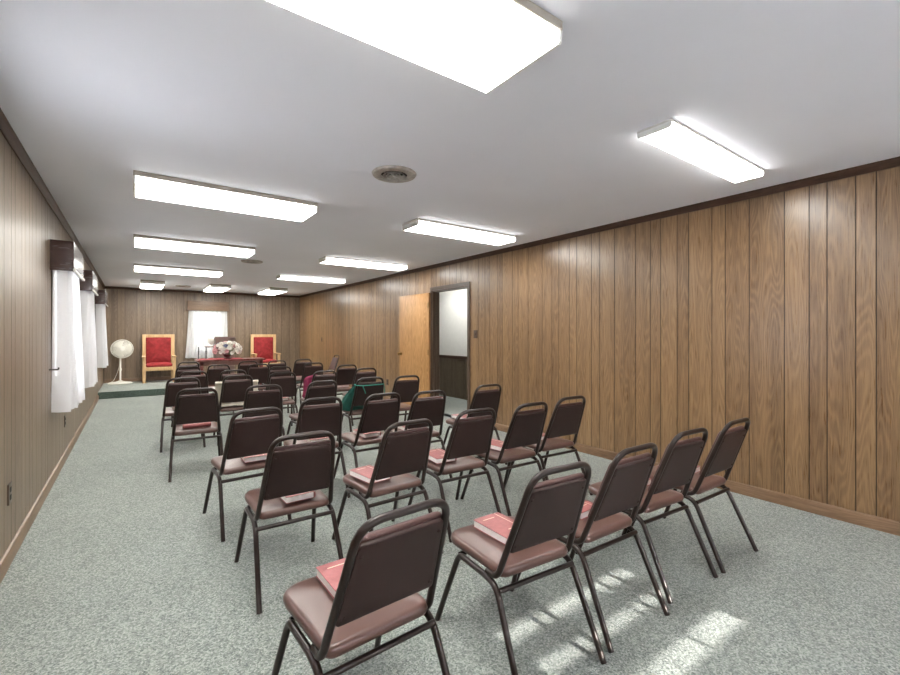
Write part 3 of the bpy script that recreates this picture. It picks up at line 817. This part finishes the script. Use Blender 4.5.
# green drawstring bag hung on S, its cords looped over the back frame
bag = thing('drawstring_bag', 'green drawstring bag hanging from a chair back in the fourth row', 'bag'); at_chair('S', bag)
f = MB()
def bagf(u, v):
    a = 2*PI*u; z = .725-.315*v
    wx = .055+.135*min(1, v*1.4)**.8; wy = .014+.050*math.sin(PI*min(1, v*.93+.02))**.8
    if v > .93: k = 1-(v-.93)/.07*.55; wx *= k; wy *= k
    fold = 1+.10*math.sin(9*a)*(1-v)
    yb = -.205+.13*v+wy
    return (-.085+wx*math.cos(a)*fold, yb+.01+wy*math.sin(a)*fold, z+.01*math.sin(3*a)*v)
f.grid(bagf, 48, 28, True)
bmesh.ops.contextual_create(f.bm, geom=[v for v in f.bm.verts if v.is_boundary and v.co.z < .5]); bmesh.ops.contextual_create(f.bm, geom=[v for v in f.bm.verts if v.is_boundary and v.co.z > .6])
f.build('bag_body', M['green'], bag, angle=2)
f = MB()
f.tube([(-.12, -.165, .72), (-.17, -.20, .735), (-.178, -.265, .728), (-.12, -.290, .722), (0, -.287, .722), (.12, -.288, .724), (.172, -.262, .728), (.16, -.225, .72), (.05, -.20, .72), (-.06, -.185, .715)], .0055, fillet=.03)
f.tube([(.165, -.255, .728), (.180, -.245, .68), (.186, -.23, .60)], .0045, fillet=.02)
f.tube([(-.10, -.291, .722), (-.085, -.283, .69), (-.06, -.272, .63)], .0045, fillet=.02)
f.build('drawcord', M['green_cord'], bag)

# ------------------------------------------------------------------ the front of the room
PZ = .14
# communion table before the platform
t = thing('communion_table', 'long dark red wooden table in front of the platform', 'table', (1.765, 10.87, 0))
tw, td, th = .68, .29, .75
f = MB(); f.box((-tw, -td, th-.035), (tw, td, th), .008); f.build('tabletop', M['table'], t)
f = MB()
for lo, hi in (((-tw+.06, -td+.03, th-.125), (tw-.06, -td+.05, th-.035)), ((-tw+.06, td-.05, th-.125), (tw-.06, td-.03, th-.035)), ((-tw+.05, -td+.05, th-.125), (-tw+.07, td-.05, th-.035)), ((tw-.07, -td+.05, th-.125), (tw-.05, td-.05, th-.035))):
    f.box(lo, hi, .003)
f.build('apron', M['tabledark'], t)
for sx in (-1, 1):
    for sy in (-1, 1):
        f = MB(); f.box((sx*(tw-.085)-.035, sy*(td-.065)-.035, 0), (sx*(tw-.085)+.035, sy*(td-.065)+.035, th-.036), .006); f.build('leg', M['table'], t)
f = MB(); f.box((-tw+.12, -.02, .14), (tw-.12, .02, .20), .004); f.build('stretcher', M['tabledark'], t)
rc = MB(); rc.box((-.64, -td+.02, th+.0005), (.22, td-.02, th+.006), .002)
tag(rc.build('table_runner', M['red_cloth'], loc=(1.765, 10.87, 0)), 'red cloth runner lying along the communion table', 'cloth')

# flower arrangement
t = thing('flower_arrangement', 'bouquet of white and pink flowers in a dark bowl on the table', 'flowers', (1.70, 10.84, th+.006))
f = MB(); f.lathe([(0, 0), (.075, 0), (.08, .012), (.05, .03), (.085, .07), (.11, .10), (.10, .10), (.05, .06), (0, .055)], 28); f.build('vase', M['bowl'], t)
def bloom_mesh(mat, nm='flower'):
    f = MB()
    for ring, (n, tilt, r, w) in enumerate(((6, .35, .052, .034), (5, .8, .042, .028), (4, 1.2, .028, .02))):
        for k in range(n):
            a = 2*PI*k/n+ring*.5
            def pet(u, v, a=a, tilt=tilt, r=r, w=w):
                x = (u-.5)*2*w*math.sin(PI*(.12+.83*v))**.7; d = r*v; z = .012*v*v-.3*x*x/w
                q = Vector((x, d*math.cos(tilt), d*math.sin(tilt)+z)); q.rotate(Matrix.Rotation(a, 3, 'Z')); return q
            f.grid(pet, 4, 5)
    f.lathe([(0, .004), (.010, .008), (.012, .016), (0, .024)], 8)
    me_o = f.build(nm, mat, angle=2); return me_o
protos = {}
for k in ('petal_white', 'petal_pink', 'petal_blue', 'petal_red'):
    protos[k] = bloom_mesh(M[k])
rng = random.Random(4); cnt = 0; firstuse = set()
NB = 46
for i in range(NB):
    ph = math.acos(1-1.45*(i+.5)/NB); a = i*2.39996+rng.uniform(-.2, .2)
    d = Vector((math.sin(ph)*math.cos(a), math.sin(ph)*math.sin(a), math.cos(ph)))
    p = Vector((d.x*.255, d.y*.17, .20+d.z*.155))
    if i in (9, 15, 22): kd = 'petal_blue'
    elif p.z < .12 and rng.random() < .5: kd = 'petal_red'
    elif rng.random() < .10 or p.x < -.19: kd = 'petal_pink'
    else: kd = 'petal_white'
    src = protos[kd]
    if kd in firstuse: o = src.copy(); COL.objects.link(o)
    else: o = src; firstuse.add(kd)
    o.parent = t; o.location = p; o.rotation_euler = d.to_track_quat('Z', 'Y').to_euler(); s = rng.uniform(.85, 1.2); o.scale = (s, s, s)
for k, o in protos.items():
    if k not in firstuse: bpy.data.objects.remove(o)
f = MB()
for i in range(34):
    a = rng.uniform(0, 2*PI); e = rng.uniform(-.2, .9); L = rng.uniform(.13, .22)
    d = Vector((math.cos(a)*1.25*math.cos(e), math.sin(a)*math.cos(e)*.8, math.sin(e)))
    def lf(u, v, d=d, L=L, a=a):
        s = Vector((-math.sin(a), math.cos(a), 0)); return Vector((0, 0, .13))+d*L*(.3+.7*v)+s*(u-.5)*.045*math.sin(PI*(.08+.9*v))+Vector((0, 0, -.04*v*v))
    f.grid(lf, 3, 6)
f.build('foliage', M['leaf'], t)

# candlesticks on the table
def candlestick(x, label):
    t = thing('candlestick', label, 'candlestick', (x, 11.02, th), 0, 'thin dark stands on the table')
    f = MB(); f.lathe([(0, 0), (.035, 0), (.035, .008), (.012, .02), (.009, .10), (.014, .12), (.009, .14), (.016, .16), (.020, .17), (0, .17)], 18); f.build('holder', M['iron'], t)
    f = MB(); f.lathe([(0, .17), (.010, .17), (.010, .27), (0, .272)], 12); f.build('candle', M['iron'], t)
candlestick(1.155, 'thin dark stand on the table before the curtain, the left one')
candlestick(1.30, 'thin dark stand on the table before the curtain, nearer the flowers')

# pulpit on the platform
t = thing('pulpit', 'brown wooden pulpit with slanted top on the platform behind the flowers', 'pulpit', (1.80, 12.0, PZ))
f = MB(); f.box((-.21, -.18, .04), (.21, .18, .88), .008); f.build('pulpit_body', M['pulpit'], t)
f = MB(); f.box((-.28, -.22, 0), (.28, .22, .05), .008); f.build('plinth', M['pulpit'], t)
f = MB(); f.box((-.17, -.192, .18), (.17, -.18, .82), .005); f.build('front_panel', M['pulpit'], t)
f = MB(); f.box((-.40, -.17, .845), (.40, .17, .870), .006); f.build('side_shelf', M['pulpit'], t)
f = MB(); f.prism([(-.22, 1.075), (-.22, 1.10), (.22, .99), (.22, .965)], -.225, .225, 'X'); f.build('reading_desk', M['pulpit'], t)
f = MB(); f.prism([(-.205, .87), (-.205, 1.073), (.18, .975), (.18, .87)], -.21, .21, 'X'); f.build('desk_box', M['pulpit'], t)
c = MB(); c.lathe([(0, 0), (.035, 0), (.030, .01), (.012, .03), (.050, .07), (.075, .12), (.070, .19), (.062, .19), (.066, .12), (0, .08)], 24)
tag(c.build('cup', M['fan_white'], loc=(1.525, 12.0, PZ+.870)), 'small white cup on the left ledge of the pulpit', 'cup')

# thrones
def throne(x, label, rz=0.):
    t = thing('throne_chair', label, 'armchair', (x, 12.88, PZ), rz, 'oak throne chairs on the platform')
    W, D, Ht = .335, .26, 1.155
    # facing -Y: back at +D
    for s in (-1, 1):
        f = MB(); f.box((s*W-.037, D-.065, 0), (s*W+.037, D, Ht), .006) if False else f.box((s*(W-.037)-.037, D-.065, 0), (s*(W-.037)+.037, D, Ht), .006); f.build('back_post', M['oak'], t)
        f = MB(); f.box((s*(W-.032)-.032, -D, 0), (s*(W-.032)+.032, -D+.06, .60), .006); f.build('front_leg', M['oak'], t)
        f = MB(); f.box((s*(W-.026)-.036, -D-.05, .60), (s*(W-.026)+.036, D-.065, .635), .010); f.build('armrest', M['oak'], t)
        f = MB(); f.box((s*(W-.032)-.018, -D+.06, .30), (s*(W-.032)+.018, D-.065, .37), .004); f.build('side_rail', M['oak'], t)
    f = MB(); f.box((-W+.074, D-.06, Ht-.075), (W-.074, D-.005, Ht), .006); f.build('top_rail', M['oak'], t)
    f = MB(); f.box((-W+.064, -D+.005, .285), (W-.064, -D+.05, .375), .005); f.build('front_rail', M['oak'], t)
    f = MB(); f.box((-W+.074, D-.05, .32), (W-.074, D-.005, .42), .005); f.build('back_rail', M['oak'], t)
    w = W-.074
    o = rounded_outline([(-w, .42), (w, .42), (w, Ht-.075), (-w, Ht-.075)], [.02]*4, 3)
    R = Matrix(((1, 0, 0, 0), (0, 0, -1, D-.015), (0, 1, 0, 0), (0, 0, 0, 1)))
    f = MB(); f.cushion(o, 0, .065, .025, .03, R); f.build('back_cushion', M['velvet'], t, angle=2)
    o = rounded_outline([(-W+.066, -D+.01), (W-.066, -D+.01), (W-.076, D-.085), (-W+.076, D-.085)], [.03]*4, 3)
    f = MB(); f.cushion(o, .375, .45, .025, .03); f.build('seat_cushion', M['velvet'], t, angle=2)
throne(.505, 'oak throne armchair with red cushions left of the back window, beside the fan')
throne(2.965, 'oak throne armchair with red cushions right of the back window')

# pedestal fan
t = thing('pedestal_fan', 'white round pedestal fan on the platform in the left back corner', 'fan', (-.255, 12.93, PZ), math.radians(8))
f = MB(); f.lathe([(0, 0), (.235, 0), (.24, .012), (.22, .025), (.10, .045), (.045, .06), (.035, .075), (0, .076)], 40); f.build('fan_base', M['fan_white'], t)
f = MB(); f.tube([(0, 0, .07), (0, 0, .62)], .020, 14); f.tube([(0, 0, .30), (0, 0, .36)], .028, 14); f.build('pole', M['fan_white'], t)
fz = .815
RY = Matrix.Translation((.03, -.02, fz)) @ Matrix.Rotation(PI/2, 4, 'X')     # local z -> -Y (toward the room)
f = MB(); f.lathe([(0, -.20), (.05, -.19), (.075, -.15), (.075, -.05), (.05, -.03), (0, -.03)], 24, RY); f.box((-.025, -.0, .60), (.025, .09, fz-.05), .01); f.build('motor', M['fan_white'], t)
def guard(zs, depth, name):
    f = MB(); RG = .212
    for k in range(9):
        r = .05+(RG-.05)*k/8; z = zs+depth*(1-(r/RG)**2.2)
        pts = [RY @ Vector((r*math.cos(2*PI*i/40), r*math.sin(2*PI*i/40), z)) for i in range(40)]
        f.tube(pts, .0045 if k < 8 else .011, 6, closed=True)
    for i in range(36):
        a = 2*PI*i/36
        pts = [RY @ Vector((r*math.cos(a+.25*(1-r/RG)), r*math.sin(a+.25*(1-r/RG)), zs+depth*(1-(r/RG)**2.2))) for r in (.04, .08, .12, .17, RG)]
        f.tube(pts, .0036, 5)
    if depth > 0: f.lathe([(0, zs+depth+.006), (.05, zs+depth+.004), (.055, zs+depth-.006), (0, zs+depth-.006)], 24, RY)
    f.build(name, M['fan_white'], t)
guard(.03, .055, 'front_guard'); guard(.03, -.075, 'rear_guard')
for k in range(3):
    f = MB()
    def bl(u, v, k=k):
        a = 2*PI*k/3+(u-.5)*1.5*(.55+.45*v); r = .03+.155*v
        return RY @ Vector((r*math.cos(a), r*math.sin(a), .025+.045*(u-.5)))
    f.grid(bl, 10, 8); b = f.build('fan_blade', M['fan_white'], t, angle=2)
    s_ = b.modifiers.new('thickness', 'SOLIDIFY'); s_.thickness = .003
f = MB(); f.lathe([(0, .055), (.02, .053), (.035, .03), (.035, .0), (0, 0)], 20, RY); f.build('hub', M['fan_white'], t)
cd = MB(); cd.tube([(0, .05, .56), (-.01, .07, .40), (-.06, .08, .20), (-.12, .10, .05), (-.20, .18, .008), (-.24, .22, .008)], .006, 6, fillet=.05); cd.build('power_cord', M['fan_white'], t)

# unseen ground: pale part bounces light indoors, dark part added to dim back curtain
f = MB(); f.box((-30, -30, -.45), (40, 14.0, -.35)); struct(f.build('ground', M['outside'], smooth=False))
f = MB(); f.box((-30, 14.0, -.45), (40, 40, -.36)); struct(f.build('ground_dimmer', M['ground_dark'], smooth=False))
f = MB(); f.box((-2.6, 4.6, -.4), (-2.4, 14.5, 4.2), .02); struct(f.build('wall_blocker', M['blocker'], smooth=False), 'added unseen dark wall that dims daylight at the left windows')  # unseen wall added to block daylight from the left curtains

# ------------------------------------------------------------------ light
w = bpy.data.worlds.new('sky'); scn.world = w; w.use_nodes = True
nt = w.node_tree; nt.nodes.clear(); g = N(nt)
out = nt.nodes.new('ShaderNodeOutputWorld'); bg = nt.nodes.new('ShaderNodeBackground')
tc = nt.nodes.new('ShaderNodeTexCoord'); sp = nt.nodes.new('ShaderNodeSeparateXYZ'); g.link(tc.outputs['Generated'], sp.inputs[0])
g.link(g.ramp(sp.outputs[2], [(0., (.98, .97, .96)), (.25, (.93, .95, .98)), (1., (.78, .86, 1.0))]), bg.inputs[0])
# the sky is far brighter on the sun's side (behind the camera)
mr = nt.nodes.new('ShaderNodeMapRange'); mr.interpolation_type = 'SMOOTHSTEP'
mr.inputs[1].default_value = .0; mr.inputs[2].default_value = .7; mr.inputs[3].default_value = SKY_LO; mr.inputs[4].default_value = SKY_HI
g.link(g.math('SUBTRACT', g.math('MULTIPLY', sp.outputs[0], -.6), g.math('MULTIPLY', sp.outputs[1], .8)), mr.inputs[0]); g.link(mr.outputs[0], bg.inputs[1])
g.link(bg.outputs[0], out.inputs[0])
sun = bpy.data.lights.new('sun', 'SUN'); sun.energy = 6.; sun.angle = math.radians(.3); sun.color = (1., .96, .9)
so = bpy.data.objects.new('sun', sun); COL.objects.link(so)
sd = Vector((-.075, .953, -.286)); so.rotation_euler = sd.to_track_quat('-Z', 'Y').to_euler()

# ------------------------------------------------------------------ camera
cam = bpy.data.cameras.new('camera'); cam.sensor_width = 36; cam.lens = 439.4*36/900; cam.shift_y = -3.3/900
cam.clip_start = .02; cam.clip_end = 200
co = bpy.data.objects.new('camera', cam); COL.objects.link(co)
co.location = (0, 0, 1.30); co.rotation_euler = (PI/2, 0, -math.radians(35.76))
scn.camera = co
vs = scn.view_settings
vs.view_transform = 'Standard'; vs.look = 'None'; vs.exposure = 1.66; vs.gamma = 1.; vs.use_curve_mapping = False
scn.cycles.use_denoising = True
scn.cycles.max_bounces = 10; scn.cycles.diffuse_bounces = 6; scn.cycles.transparent_max_bounces = 12
